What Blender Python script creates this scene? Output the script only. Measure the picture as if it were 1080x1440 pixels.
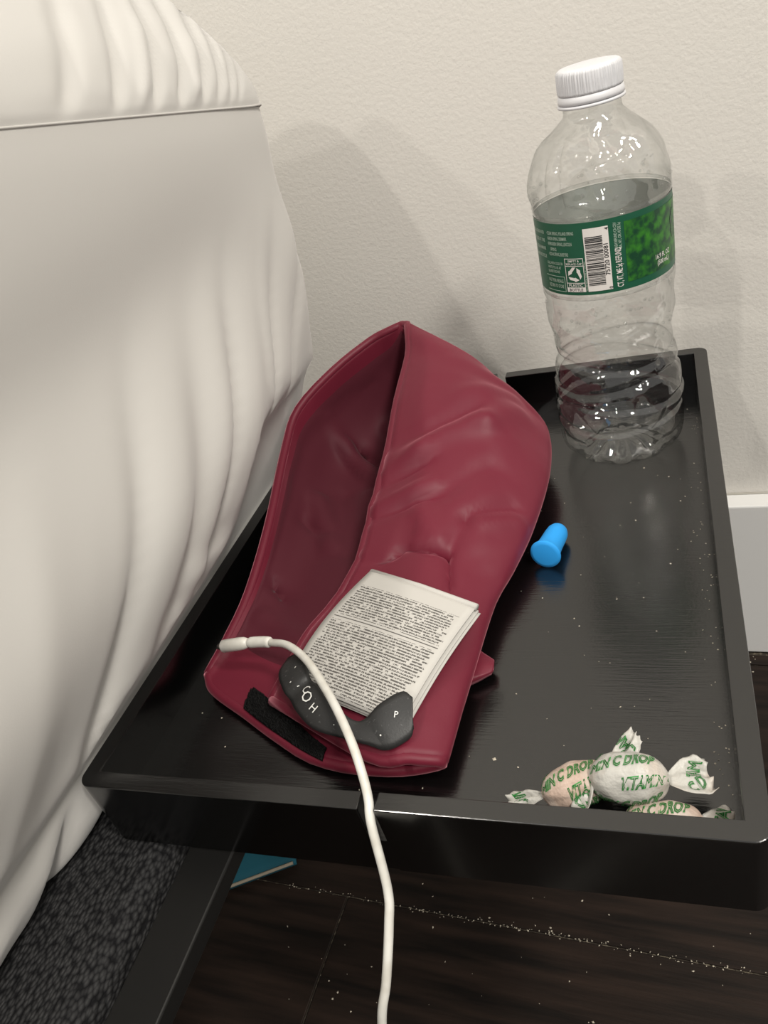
import bpy, bmesh, math, random
from mathutils import Vector, Matrix, noise
random.seed(7)
sc = bpy.context.scene
for o in list(bpy.data.objects): bpy.data.objects.remove(o)
COL = sc.collection
R3 = math.radians(3.0)
RZ = Matrix.Rotation(R3, 4, 'Z')          # the tray and bed stand 3 degrees off the wall; they are laid out in the tray's own axes

# ------------------------------------------------------------------ camera
cam = bpy.data.cameras.new('camera'); cob = bpy.data.objects.new('camera', cam); COL.objects.link(cob)
cam.sensor_fit = 'VERTICAL'; cam.sensor_height = 36.0; cam.lens = 1085.3 / 1440 * 36.0
cam.clip_start = 0.01
cob.matrix_world = RZ @ Matrix.Translation((0.11206, -0.15142, 0.53316)) @ (
    Matrix.Rotation(0.4452, 4, 'Z') @ Matrix.Rotation(1.0076, 4, 'X') @ Matrix.Rotation(-0.3162, 4, 'Z'))
sc.camera = cob

# ------------------------------------------------------------------ world, lights, exposure
w = bpy.data.worlds.new('room_light'); sc.world = w; w.use_nodes = True
bg = w.node_tree.nodes['Background']; bg.inputs[0].default_value = (1.0, 0.97, 0.92, 1); bg.inputs[1].default_value = 0.52
def lamp(name, loc, e, size):
    l = bpy.data.lights.new(name, 'AREA'); l.shape = 'DISK'; l.size = size; l.energy = e; l.color = (1.0, 0.95, 0.87)
    o = bpy.data.objects.new(name, l); COL.objects.link(o); o.location = loc
    o.rotation_euler = (Vector((0, 0.15, 0.35)) - Vector(loc)).to_track_quat('-Z', 'Y').to_euler()
lamp('ceiling_downlight', (-1.2, -1.95, 2.35), 9, 0.08)
lamp('ceiling_downlight', (-0.5, -2.1, 2.35), 13, 0.08)
lamp('ceiling_downlight', (-0.75, -0.55, 2.5), 11, 0.06)
lamp('ceiling_downlight', (1.55, -1.15, 2.3), 32, 0.35)
lamp('ceiling_downlight', (1.25, -0.35, 2.4), 22, 0.35)
sc.view_settings.view_transform = 'Standard'; sc.view_settings.look = 'None'
sc.view_settings.gamma = 1.0; sc.view_settings.use_curve_mapping = False
sc.view_settings.exposure = 0.09

# ------------------------------------------------------------------ materials
def mat(name, col, rough=0.5, metal=0.0, spec=0.5, sheen=0.0, bump=None, noise_col=None, coat=0.0, emit=None):
    m = bpy.data.materials.new(name); m.use_nodes = True
    nt = m.node_tree; b = nt.nodes['Principled BSDF']
    b.inputs['Base Color'].default_value = (*col, 1); b.inputs['Roughness'].default_value = rough
    b.inputs['Metallic'].default_value = metal; b.inputs['Specular IOR Level'].default_value = spec
    b.inputs['Sheen Weight'].default_value = sheen; b.inputs['Coat Weight'].default_value = coat
    tc = nt.nodes.new('ShaderNodeTexCoord')
    if noise_col:                                    # (scale, other colour, detail, contrast low, high, stretch)
        sc_, c2, det, lo, hi, st = noise_col
        mp = nt.nodes.new('ShaderNodeMapping'); mp.inputs['Scale'].default_value = st
        nt.links.new(tc.outputs['Object'], mp.inputs[0])
        n = nt.nodes.new('ShaderNodeTexNoise'); n.inputs['Scale'].default_value = sc_; n.inputs['Detail'].default_value = det
        nt.links.new(mp.outputs[0], n.inputs['Vector'])
        r = nt.nodes.new('ShaderNodeValToRGB'); r.color_ramp.elements[0].position = lo; r.color_ramp.elements[1].position = hi
        r.color_ramp.elements[0].color = (*col, 1); r.color_ramp.elements[1].color = (*c2, 1)
        nt.links.new(n.outputs[0], r.inputs[0]); nt.links.new(r.outputs[0], b.inputs['Base Color'])
    if bump:                                         # list of (scale, strength, distance, stretch)
        last = None
        for (s, st, d, stretch) in bump:
            mp = nt.nodes.new('ShaderNodeMapping'); mp.inputs['Scale'].default_value = stretch
            nt.links.new(tc.outputs['Object'], mp.inputs[0])
            n = nt.nodes.new('ShaderNodeTexNoise'); n.inputs['Scale'].default_value = s; n.inputs['Detail'].default_value = 3
            nt.links.new(mp.outputs[0], n.inputs['Vector'])
            bp = nt.nodes.new('ShaderNodeBump'); bp.inputs['Strength'].default_value = st; bp.inputs['Distance'].default_value = d
            nt.links.new(n.outputs[0], bp.inputs['Height'])
            if last: nt.links.new(last.outputs[0], bp.inputs['Normal'])
            last = bp
        nt.links.new(last.outputs[0], b.inputs['Normal'])
    return m
I3 = (1, 1, 1)
M = {}
M['wall'] = mat('wall_paint', (0.69, 0.665, 0.62), 0.75, bump=[(330, 0.30, 0.0009, I3), (700, 0.18, 0.0005, I3)])
M['base'] = mat('trim_paint', (0.82, 0.815, 0.80), 0.42, bump=[(40, 0.05, 0.002, (1, 1, 6))])
M['caulk'] = mat('caulk_line', (0.45, 0.43, 0.38), 0.8)
M['floor'] = mat('dark_plank', (0.006, 0.0042, 0.0032), 0.6, spec=0.22, noise_col=(14, (0.030, 0.018, 0.013), 6, 0.35, 0.75, (0.6, 7, 1)), bump=[(60, 0.25, 0.001, (0.5, 8, 1))])
M['subfloor'] = mat('plank_gap', (0.05, 0.04, 0.03), 0.9, noise_col=(300, (0.26, 0.22, 0.16), 3, 0.5, 0.7, I3))
M['tray'] = mat('black_paint', (0.0016, 0.0016, 0.0016), 0.19, spec=1.0, bump=[(90, 0.10, 0.0006, (1.2, 14, 1))])
M['tray_floor'] = mat('black_paint_panel', (0.0020, 0.0020, 0.0020), 0.20, spec=1.0, bump=[(70, 0.16, 0.0006, (0.8, 16, 1)), (900, 0.12, 0.0002, I3)])
M['bar'] = mat('black_metal', (0.006, 0.0058, 0.0055), 0.45)
def weave():
    m = mat('woven_fabric', (0.016, 0.016, 0.017), 0.85, spec=0.2); nt = m.node_tree; b = nt.nodes['Principled BSDF']
    tc = nt.nodes.new('ShaderNodeTexCoord'); mp = nt.nodes.new('ShaderNodeMapping'); mp.inputs['Scale'].default_value = (620, 360, 620)
    nt.links.new(tc.outputs['Object'], mp.inputs[0])
    v = nt.nodes.new('ShaderNodeTexVoronoi'); v.inputs['Scale'].default_value = 1.0; nt.links.new(mp.outputs[0], v.inputs['Vector'])
    r = nt.nodes.new('ShaderNodeValToRGB'); r.color_ramp.elements[0].color = (0.045, 0.045, 0.046, 1); r.color_ramp.elements[1].color = (0.006, 0.006, 0.007, 1)
    r.color_ramp.elements[0].position = 0.2; r.color_ramp.elements[1].position = 0.75
    nt.links.new(v.outputs['Distance'], r.inputs[0]); nt.links.new(r.outputs[0], b.inputs['Base Color'])
    bp = nt.nodes.new('ShaderNodeBump'); bp.invert = True; bp.inputs['Strength'].default_value = 0.8; bp.inputs['Distance'].default_value = 0.0012
    nt.links.new(v.outputs['Distance'], bp.inputs['Height']); nt.links.new(bp.outputs[0], b.inputs['Normal']); return m
M['weave'] = weave()
M['sheet'] = mat('white_sheet', (0.55, 0.535, 0.51), 0.62, spec=0.3, sheen=0.25, bump=[(1300, 0.10, 0.0003, I3)])
M['satin'] = mat('maroon_satin', (0.135, 0.010, 0.025), 0.50, spec=0.32, sheen=0.5, bump=[(1500, 0.12, 0.0003, I3), (30, 0.10, 0.004, I3)])
M['satin'].node_tree.nodes['Principled BSDF'].inputs['Sheen Tint'].default_value = (0.9, 0.35, 0.42, 1)
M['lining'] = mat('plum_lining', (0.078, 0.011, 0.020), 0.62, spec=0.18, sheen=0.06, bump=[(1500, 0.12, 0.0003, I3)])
M['satin'].node_tree.nodes['Principled BSDF'].inputs['Sheen Roughness'].default_value = 0.4
M['velcro'] = mat('velcro_loop', (0.003, 0.003, 0.003), 0.6, spec=0.15)
M['rubber'] = mat('black_elastic', (0.018, 0.018, 0.018), 0.48, noise_col=(900, (0.10, 0.10, 0.10), 2, 0.66, 0.8, I3), bump=[(1200, 0.2, 0.0004, I3)])
M['white'] = mat('white_print', (0.75, 0.75, 0.72), 0.6)
M['paper'] = mat('tag_fabric', (0.50, 0.485, 0.455), 0.7)
M['cable'] = mat('white_cable', (0.74, 0.73, 0.68), 0.36, noise_col=(120, (0.62, 0.60, 0.54), 2, 0.4, 0.7, I3))
M['steel'] = mat('plug_metal', (0.35, 0.33, 0.3), 0.3, metal=1.0)
M['blue'] = mat('blue_foam', (0.016, 0.31, 0.78), 0.75, bump=[(1800, 0.25, 0.0003, I3)])
M['teal'] = mat('teal_cloth', (0.003, 0.085, 0.125), 0.8, bump=[(300, 0.2, 0.001, I3)])
M['beige'] = mat('beige_trim', (0.30, 0.26, 0.2), 0.8)
M['cap'] = mat('white_cap', (0.66, 0.66, 0.68), 0.38, spec=0.4)
M['label'] = mat('green_label', (0.010, 0.085, 0.045), 0.38, spec=0.5)
M['label_back'] = mat('label_reverse', (0.40, 0.42, 0.39), 0.6)
M['label_white'] = mat('label_white', (0.70, 0.67, 0.64), 0.45)
M['label_grey'] = mat('label_grey', (0.36, 0.46, 0.38), 0.45)
M['ink'] = mat('barcode_ink', (0.02, 0.02, 0.02), 0.5)
M['foliage'] = mat('foliage_print', (0.004, 0.045, 0.018), 0.4, noise_col=(260, (0.035, 0.20, 0.015), 10, 0.40, 0.70, I3))
M['wrapper'] = mat('waxed_wrapper', (0.47, 0.46, 0.425), 0.42, noise_col=(60, (0.50, 0.43, 0.37), 3, 0.45, 0.65, I3), bump=[(170, 0.7, 0.0016, I3), (500, 0.4, 0.0008, I3)])
M['wrapper_pink'] = mat('waxed_wrapper_pink', (0.50, 0.38, 0.31), 0.45, noise_col=(90, (0.54, 0.49, 0.44), 3, 0.42, 0.66, I3), bump=[(170, 0.7, 0.0016, I3), (500, 0.4, 0.0008, I3)])
M['green_ink'] = mat('green_ink', (0.03, 0.27, 0.05), 0.5)
M['crumb'] = mat('crumb', (0.52, 0.47, 0.38), 0.8)
def plastic():
    m = bpy.data.materials.new('clear_plastic'); m.use_nodes = True; nt = m.node_tree; nt.nodes.clear()
    out = nt.nodes.new('ShaderNodeOutputMaterial'); mx = nt.nodes.new('ShaderNodeMixShader')
    tr = nt.nodes.new('ShaderNodeBsdfTransparent'); lw = nt.nodes.new('ShaderNodeLayerWeight'); lw.inputs[0].default_value = 0.35; rp_ = nt.nodes.new('ShaderNodeValToRGB')
    rp_.color_ramp.elements[0].color = (0.965, 0.97, 0.965, 1); rp_.color_ramp.elements[1].color = (0.62, 0.63, 0.62, 1); rp_.color_ramp.elements[0].position = 0.25
    nt.links.new(lw.outputs['Facing'], rp_.inputs[0]); nt.links.new(rp_.outputs[0], tr.inputs[0])
    gl = nt.nodes.new('ShaderNodeBsdfGlossy'); gl.inputs['Roughness'].default_value = 0.035; gl.inputs[0].default_value = (0.95, 0.95, 0.95, 1)
    fr = nt.nodes.new('ShaderNodeFresnel'); 
    # thin wall: the same reflectance from either side of the sheet
    ge = nt.nodes.new('ShaderNodeNewGeometry'); ior = nt.nodes.new('ShaderNodeMix'); ior.data_type = 'FLOAT'
    ior.inputs[2].default_value = 1.95; ior.inputs[3].default_value = 1/1.95
    nt.links.new(ge.outputs['Backfacing'], ior.inputs[0]); nt.links.new(ior.outputs[0], fr.inputs[0])
    tc = nt.nodes.new('ShaderNodeTexCoord'); n = nt.nodes.new('ShaderNodeTexNoise'); n.inputs['Scale'].default_value = 90; n.inputs['Detail'].default_value = 2
    nt.links.new(tc.outputs['Object'], n.inputs['Vector'])
    bp = nt.nodes.new('ShaderNodeBump'); bp.inputs['Strength'].default_value = 0.65; bp.inputs['Distance'].default_value = 0.002
    nt.links.new(n.outputs[0], bp.inputs['Height']); nt.links.new(bp.outputs[0], gl.inputs['Normal']); nt.links.new(bp.outputs[0], fr.inputs['Normal'])
    nt.links.new(fr.outputs[0], mx.inputs[0]); nt.links.new(tr.outputs[0], mx.inputs[1]); nt.links.new(gl.outputs[0], mx.inputs[2])
    nt.links.new(mx.outputs[0], out.inputs[0]); return m
M['plastic'] = plastic()
def print_mat():
    # small print on the care tag: rows of words from the tag's own UV
    m = mat('tag_print', (0.80, 0.77, 0.71), 0.7); nt = m.node_tree; b = nt.nodes['Principled BSDF']
    N = nt.nodes.new; L = nt.links.new
    uv = N('ShaderNodeUVMap'); uv.uv_map = 'uv'; sep = N('ShaderNodeSeparateXYZ'); L(uv.outputs[0], sep.inputs[0])
    def mth(op, a, bv=None, c=None):
        n = N('ShaderNodeMath'); n.operation = op
        for i, x in enumerate((a, bv, c)):
            if x is None: continue
            if isinstance(x, (int, float)): n.inputs[i].default_value = x
            else: L(x, n.inputs[i])
        return n.outputs[0]
    u, v = sep.outputs[0], sep.outputs[1]
    rows = mth('MULTIPLY', v, 47.0); row = mth('FLOOR', rows); fr = mth('FRACT', rows)
    inrow = mth('LESS_THAN', fr, 0.56)
    def wn(a, bb):
        cx = N('ShaderNodeCombineXYZ'); L(a, cx.inputs[0]); L(bb, cx.inputs[1])
        n = N('ShaderNodeTexWhiteNoise'); n.noise_dimensions = '2D'; L(cx.outputs[0], n.inputs['Vector']); return n.outputs['Value']
    shift = mth('MULTIPLY_ADD', wn(row, mth('MULTIPLY', row, 3.7)), 9.0, mth('MULTIPLY', u, 46.0))
    word = mth('GREATER_THAN', wn(mth('FLOOR', shift), row), 0.10)
    ch = mth('GREATER_THAN', wn(mth('FLOOR', mth('MULTIPLY', u, 190.0)), mth('FLOOR', mth('MULTIPLY', v, 141.0))), 0.20)
    end = mth('MULTIPLY_ADD', wn(row, mth('ADD', row, 11.3)), -0.06, 0.955)
    mask = mth('MULTIPLY', mth('MULTIPLY', inrow, word), ch)
    mask = mth('MULTIPLY', mask, mth('MULTIPLY', mth('GREATER_THAN', u, 0.055), mth('LESS_THAN', u, end)))
    p1 = mth('MULTIPLY', mth('GREATER_THAN', v, 0.136), mth('LESS_THAN', v, 0.41)); p2 = mth('MULTIPLY', mth('GREATER_THAN', v, 0.455), mth('LESS_THAN', v, 0.985))
    mask = mth('MULTIPLY', mask, mth('ADD', p1, p2))
    rule = mth('MULTIPLY', mth('LESS_THAN', mth('ABSOLUTE', mth('SUBTRACT', v, 0.43)), 0.004), mth('MULTIPLY', mth('GREATER_THAN', u, 0.05), mth('LESS_THAN', u, 0.95)))
    mask = mth('MINIMUM', mth('ADD', mask, rule), 1.0)
    mask = mth('MULTIPLY', mask, 0.9)
    mix = N('ShaderNodeMix'); mix.data_type = 'RGBA'; L(mask, mix.inputs[0])
    mix.inputs[6].default_value = (0.50, 0.485, 0.455, 1); mix.inputs[7].default_value = (0.06, 0.055, 0.05, 1)
    L(mix.outputs[2], b.inputs['Base Color']); return m
M['print'] = print_mat()

# ------------------------------------------------------------------ helpers
BASE = {}
TFRAME = []
def thing(name, label, cat, base, group=None, tframe=True):
    o = bpy.data.objects.new(name, None); o.empty_display_size = 0.02; COL.objects.link(o); o.location = base
    o['label'] = label; o['category'] = cat
    if group: o['group'] = group
    BASE[o] = Vector(base)
    if tframe: TFRAME.append(o)
    return o
def link_mesh(name, me, m, parent=None, base=None, smooth=True, label=None, kind=None, tframe=True):
    o = bpy.data.objects.new(name, me); COL.objects.link(o)
    if m is not None:
        for mm in (m if isinstance(m, (list, tuple)) else [m]): me.materials.append(mm)
    b = BASE[parent] if parent else Vector(base or (0, 0, 0))
    for v in me.vertices: v.co -= b
    if smooth:
        for p in me.polygons: p.use_smooth = True
    if parent: o.parent = parent
    else:
        o.location = b
        if tframe: TFRAME.append(o)
    BASE[o] = b
    if label: o['label'] = label
    if kind: o['kind'] = kind
    return o
def pyd(name, vs, fs, m, parent=None, **k):
    me = bpy.data.meshes.new(name); me.from_pydata([tuple(v) for v in vs], [], fs); me.update()
    return link_mesh(name, me, m, parent, **k)
def from_bm(name, bm, m, parent=None, **k):
    me = bpy.data.meshes.new(name); bmesh.ops.recalc_face_normals(bm, faces=bm.faces); bm.to_mesh(me); bm.free(); return link_mesh(name, me, m, parent, **k)
def tag(o, label, cat, group=None):
    o['label'] = label; o['category'] = cat
    if group: o['group'] = group
    return o
def bev(o, wd, seg=2, ang=0.6):
    md = o.modifiers.new('bevel', 'BEVEL'); md.width = wd; md.segments = seg; md.limit_method = 'ANGLE'; md.angle_limit = ang
    return o
def box_bm(x0, x1, y0, y1, z0, z1):
    bm = bmesh.new()
    bmesh.ops.create_cube(bm, size=1.0, matrix=Matrix.Translation(((x0+x1)/2, (y0+y1)/2, (z0+z1)/2)) @ Matrix.Diagonal((x1-x0, y1-y0, z1-z0, 1)))
    return bm
def prism_bm(pts, z0, z1):
    bm = bmesh.new(); lo = [bm.verts.new((x, y, z0)) for x, y in pts]; hi = [bm.verts.new((x, y, z1)) for x, y in pts]; n = len(pts)
    bm.faces.new(lo[::-1]); bm.faces.new(hi)
    for i in range(n): bm.faces.new((lo[i], lo[(i+1) % n], hi[(i+1) % n], hi[i]))
    return bm
def cr(P, n):
    # Catmull-Rom through points, n samples per span
    P = [Vector(p) for p in P]; out = []
    for i in range(len(P)-1):
        p0 = P[i-1] if i > 0 else 2*P[0]-P[1]; p1 = P[i]; p2 = P[i+1]; p3 = P[i+2] if i+2 < len(P) else 2*P[-1]-P[-2]
        for k in range(n):
            t = k/n
            out.append(0.5*((2*p1)+(p2-p0)*t+(2*p0-5*p1+4*p2-p3)*t*t+(3*p1-p0-3*p2+p3)*t**3))
    out.append(P[-1].copy()); return out
def tube(P, r, seg=12, caps=True):
    vs, fs = [], []; n = len(P); up = Vector((0, 0, 1))
    P = [Vector(p) for p in P]; rr = r if isinstance(r, (list, tuple)) else [r]*n
    prev = None
    for i in range(n):
        t = (P[min(i+1, n-1)]-P[max(i-1, 0)]).normalized()
        if prev is None:
            a = t.cross(up); a = a if a.length > 0.1 else t.cross(Vector((1, 0, 0))); a.normalize()
        else: a = (prev - t*prev.dot(t)).normalized()
        prev = a; b = t.cross(a)
        for k in range(seg):
            q = 2*math.pi*k/seg; vs.append(P[i]+rr[i]*(a*math.cos(q)+b*math.sin(q)))
    for i in range(n-1):
        for k in range(seg): fs.append((i*seg+k, i*seg+(k+1) % seg, (i+1)*seg+(k+1) % seg, (i+1)*seg+k))
    if caps: fs.append(tuple(range(seg))[::-1]); fs.append(tuple((n-1)*seg+k for k in range(seg)))
    return vs, fs
def lathe(prof, seg, fn=None, cap0=True, cap1=True):
    vs, fs = [], []; n = len(prof)
    for (r, z) in prof:
        for k in range(seg):
            a = 2*math.pi*k/seg; q = Vector((r*math.cos(a), r*math.sin(a), z)); vs.append(fn(q, a, r, z) if fn else q)
    for i in range(n-1):
        for k in range(seg): fs.append((i*seg+k, i*seg+(k+1) % seg, (i+1)*seg+(k+1) % seg, (i+1)*seg+k))
    if cap0: fs.append(tuple(range(seg))[::-1])
    if cap1: fs.append(tuple((n-1)*seg+k for k in range(seg)))
    return vs, fs
_tc = {}
def text2d(s, bold=0.0, line=0.0):
    # flat lettering: (verts, faces) centred on the middle of its box, one unit = one em of height
    if (s, bold, line) in _tc: return _tc[(s, bold, line)]
    c = bpy.data.curves.new('t', 'FONT'); c.body = s; c.size = 1.0; c.resolution_u = 2; c.offset = bold
    if line: c.fill_mode = 'NONE'; c.bevel_depth = line; c.bevel_resolution = 0
    o = bpy.data.objects.new('t', c); COL.objects.link(o); dg = bpy.context.evaluated_depsgraph_get(); dg.update()
    me = bpy.data.meshes.new_from_object(o.evaluated_get(dg))
    bm = bmesh.new(); bm.from_mesh(me)
    bmesh.ops.triangulate(bm, faces=bm.faces)
    vs = [(v.co.x, v.co.y) for v in bm.verts]; bm.verts.index_update(); fs = [tuple(v.index for v in f.verts) for f in bm.faces]
    bm.free(); bpy.data.objects.remove(o); bpy.data.curves.remove(c); bpy.data.meshes.remove(me)
    x0 = min(v[0] for v in vs); x1 = max(v[0] for v in vs); y0 = min(v[1] for v in vs); y1 = max(v[1] for v in vs)
    vs = [(x-(x0+x1)/2, y-(y0+y1)/2) for x, y in vs]
    _tc[(s, bold, line)] = (vs, fs, x1-x0, y1-y0); return _tc[(s, bold, line)]
def smooth01(a, b, x):
    t = max(0.0, min(1.0, (x-a)/(b-a))); return t*t*(3-2*t)

# ================================================================== the setting
YW = 0.389; YB = 0.372; HB = 0.155
o = from_bm('wall_back', box_bm(-2.0, 2.0, YW, YW+0.08, 0, 2.6), M['wall'], base=(0, YW, 0), smooth=False, kind='structure', tframe=False)
# baseboard with a square top ledge and eased edge
o = from_bm('baseboard_back', box_bm(-2.0, 2.0, YB, YW-0.0002, 0.0005, HB), M['base'], base=(0, YB, 0), smooth=False, kind='structure', tframe=False); bev(o, 0.0012)
P = [(-2+0.02*i, YW-0.0006+0.0006*noise.noise((i*0.9, 0, 0)), HB+0.0004) for i in range(201)]
vs, fs = tube(P, [0.0007+0.0006*noise.noise((i*1.7, 3, 0)) for i in range(201)], 6)
pyd('caulk_line', vs, fs, M['caulk'], o)
# floor: dark planks lying along the wall, each its own piece, over a subfloor
fl = from_bm('floor', box_bm(-2.0, 2.0, -4.5, YW, -0.03, -0.0022), M['subfloor'], base=(0, 0, 0), smooth=False, kind='structure', tframe=False)
PW = 0.1265; y_seam = 0.1052
plank_cache = {}
k = 0
for r in range(-6, 4):
    y0 = y_seam - PW + r*PW
    x = -1.9 + (0.37*(r % 3)) ; joints = [x]
    while x < 1.9: x += 0.78 + 0.11*((r*7) % 3); joints.append(x)
    if r == 0: joints = [-1.4, -0.1475, 0.95, 1.9]
    for a, b in zip(joints[:-1], joints[1:]):
        y1 = min(y0+PW, YB-0.002)
        if y1-y0 < 0.01: continue
        pl = from_bm('plank', box_bm(a+0.0007, b-0.0007, y0+0.0006, y1-0.0006, -0.0021, 0.0), M['floor'], fl, smooth=False); bev(pl, 0.0006, 1)

# ================================================================== bed
bed = thing('bed_frame', 'black bed frame rail covered in woven fabric with a flat bar beside it', 'bed frame', (-0.16, -0.2, 0.0))
# upholstered rail: rounded section swept along the bed
RT = 0.2655
sec = []
for a in range(0, 91, 10): sec.append((-0.115+0.012*math.cos(math.radians(a)), RT-0.014+0.014*math.sin(math.radians(a))))
for i in range(1, 8): sec.append((-0.115-0.011*i, RT + (0.0 if i < 5 else -0.002*(i-4))))
sec += [(-0.206, 0.218), (-0.118, 0.218), (-0.104, 0.224)]
vs, fs = [], []; n = len(sec); ys = [-1.0+0.02*i for i in range(66)]
for y in ys:
    for (x, z) in sec: vs.append((x, y, z + 0.0006*noise.noise((x*60, y*25, 1))))
for i in range(len(ys)-1):
    for j in range(n): fs.append((i*n+j, (i+1)*n+j, (i+1)*n+(j+1) % n, i*n+(j+1) % n))
fs += [tuple(range(n)), tuple((len(ys)-1)*n+j for j in range(n))[::-1]]
pyd('upholstered_rail', vs, fs, M['weave'], bed)
o = from_bm('side_bar', box_bm(-0.0922, -0.0708, -1.0, 0.30, 0.257, 0.2664), M['bar'], bed, smooth=False); bev(o, 0.0008)
for yy in (-0.9, 0.285):
    o = from_bm('leg', box_bm(-0.20, -0.165, yy-0.02, yy+0.02, 0.0, 0.2175), M['bar'], bed, smooth=False); bev(o, 0.002)
    from_bm('bracket', box_bm(-0.112, -0.0915, yy-0.012, yy+0.012, 0.222, 0.2568), M['bar'], bed, smooth=False)

mat_root = thing('mattress', 'thick mattress in a white fitted sheet with a horizontal side seam beside the black tray', 'mattress', (-0.6, -0.3, 0.2665))
# plan outline (rounded rectangle) sampled finely where it shows
X1, Y1, X0, Y0, RC = -0.091, 0.302, -1.25, -1.15, 0.022
per = []
y = Y0+RC
while y < Y1-RC:
    per.append((Vector((X1, y, 0)), Vector((1, 0, 0)))); y += 0.0015 if y > 0.0 else (0.0035 if y > -0.25 else 0.03)
for i in range(0, 46):
    a = math.radians(i*2); per.append((Vector((X1-RC+RC*math.cos(a), Y1-RC+RC*math.sin(a), 0)), Vector((math.cos(a), math.sin(a), 0))))
x = X1-RC-0.01
while x > X0+RC: per.append((Vector((x, Y1, 0)), Vector((0, 1, 0)))); x -= 0.012 if x > -0.4 else 0.05
for (cx, cy, a0) in ((X0+RC, Y1-RC, 90), (X0+RC, Y0+RC, 180), (X1-RC, Y0+RC, 270)):
    for i in range(0, 9):
        a = math.radians(a0+i*11.25); per.append((Vector((cx+RC*math.cos(a), cy+RC*math.sin(a), 0)), Vector((math.cos(a), math.sin(a), 0))))
NP = len(per)
def inset(p, nm, off, z):
    # move in from the outline; past the corner radius the outline becomes a plain inset rectangle
    if -off <= RC*0.9: return p + nm*off + Vector((0, 0, z))
    i_ = -off-RC*0.9; c_ = p - nm*RC*0.9
    return Vector((max(X0+RC*.9+i_, min(X1-RC*.9-i_, c_.x)), max(Y0+RC*.9+i_, min(Y1-RC*.9-i_, c_.y)), z))
def seam_z(p): return 0.502 + 0.14*max(-0.3, min(0.45, 0.3-p.y)) - 0.10*max(0.0, min(0.3, (X1-RC)-p.x))*0.3
def gauss(x, c, s): return math.exp(-((x-c)/s)**2)
FOLDS = [(-0.10, .016, -.005), (-0.06, .020, .004), (-0.025, .02, .0045), (0.047, .0085, -.0060), (0.075, .022, .0045), (0.098, .010, -.003), (0.122, .014, .0045), (0.139, .006, -.0060), (0.165, .014, .0035), (0.187, .006, .0035), (0.201, .006, -.0055), (0.226, .010, .003), (0.246, .006, -.0035)]
def fold(p, nrm, z):
    if p.x < -0.32: return 0.0
    q = p.y - 0.85*(z-0.37) - 0.6*max(0.0, (X1-RC)-p.x)
    s = smooth01(0.47, 0.36, z); s2 = smooth01(0.50, 0.42, z)
    d = 0.0
    for (c, wd, am) in FOLDS: d += am*gauss(q, c, wd)*s
    d += 0.0026*noise.noise((p.y*18, z*9, p.x*20+5))*s2 + 0.0008*noise.noise((p.y*60-z*50, z*14, 2))*s
    # short crumples low at the tray edge
    d += 0.0022*gauss(p.y, 0.10, .03)*math.sin(z*260+p.y*90)*gauss(z, 0.325, 0.018)
    return d
PROF = [(-0.085, 0.2670), (-0.066, 0.2672), (-0.056, 0.271), (-0.047, 0.281), (-0.0365, 0.300), (-0.0335, 0.306), (-0.028, 0.325), (-0.020, 0.35), (-0.012, 0.385), (-0.006, 0.42), (-0.002, 0.455), (0.0003, 0.485), (0.0, 0.502)]
PF = cr([(a, b, 0) for a, b in PROF], 5)
vs, fs = [], []
for q in PF:
    t = smooth01(0.40, 0.502, q.y)
    for (p, nm) in per:
        z = q.y + (seam_z(p)-0.502)*t
        off = q.x + fold(p, nm, z)
        if p.x > -0.2: off += (0.011*gauss(z, 0.375, 0.036)-0.007*gauss(z, 0.452, 0.030))*smooth01(0.27, 0.17, p.y)
        dz_ = max(0.0, z-0.305); k_ = 0.95-0.57*smooth01(0.12, 0.19, p.y)
        off = min(off, -0.0415+min(dz_, 0.0437)*k_+max(0.0, dz_-0.0437)*0.95)
        off -= 0.003*math.exp(-((z-seam_z(p)+0.035)/0.03)**2)*gauss(p.y, 0.28, 0.04)
        vs.append(inset(p, nm, off, z))
NR = len(PF)
for i in range(NR-1):
    for j in range(NP): fs.append((i*NP+j, i*NP+(j+1) % NP, (i+1)*NP+(j+1) % NP, (i+1)*NP+j))
fs.append(tuple(range(NP))[::-1])
pyd('side_panel', vs, fs, M['sheet'], mat_root)
TOPP = [(0.0, 0.0), (0.0006, 0.005), (-0.0008, 0.013), (-0.007, 0.028), (-0.018, 0.045), (-0.033, 0.064), (-0.055, 0.083), (-0.085, 0.098), (-0.13, 0.108), (-0.2, 0.112), (-0.3, 0.114)]
PF2 = cr([(a, b, 0) for a, b in TOPP], 6)
vs, fs = [], []
for q in PF2:
    for j, (p, nm) in enumerate(per):
        z = seam_z(p)+q.y; off = q.x
        near = 1.0 if p.x > -0.3 else 0.0
        g = near*smooth01(0.0, 0.012, q.y)*smooth01(0.10, 0.03, q.y)
        yy = p.y - 1.15*q.y
        pl = 0.0
        for (c, wd, am) in ((0.118, .006, -.004), (0.150, .0045, -.005), (0.168, .004, .003), (0.179, .0035, -.005), (0.200, .0035, -.0055), (0.211, .003, .002), (0.221, .003, -.0045), (0.236, .003, -.004), (0.248, .0025, -.003), (0.258, .0025, -.0025), (0.06, .008, -.004), (0.02, .01, -.004)): pl += am*gauss(yy, c, wd)
        off += g*(0.72*pl + 0.0018*noise.noise((p.y*45, q.y*20, p.x*30)))
        vs.append(inset(p, nm, off, z))
NR = len(PF2)
for i in range(NR-1):
    for j in range(NP): fs.append((i*NP+j, i*NP+(j+1) % NP, (i+1)*NP+(j+1) % NP, (i+1)*NP+j))
fs.append(tuple((NR-1)*NP+j for j in range(NP)))
pyd('top_panel', vs, fs, M['sheet'], mat_root)
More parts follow.
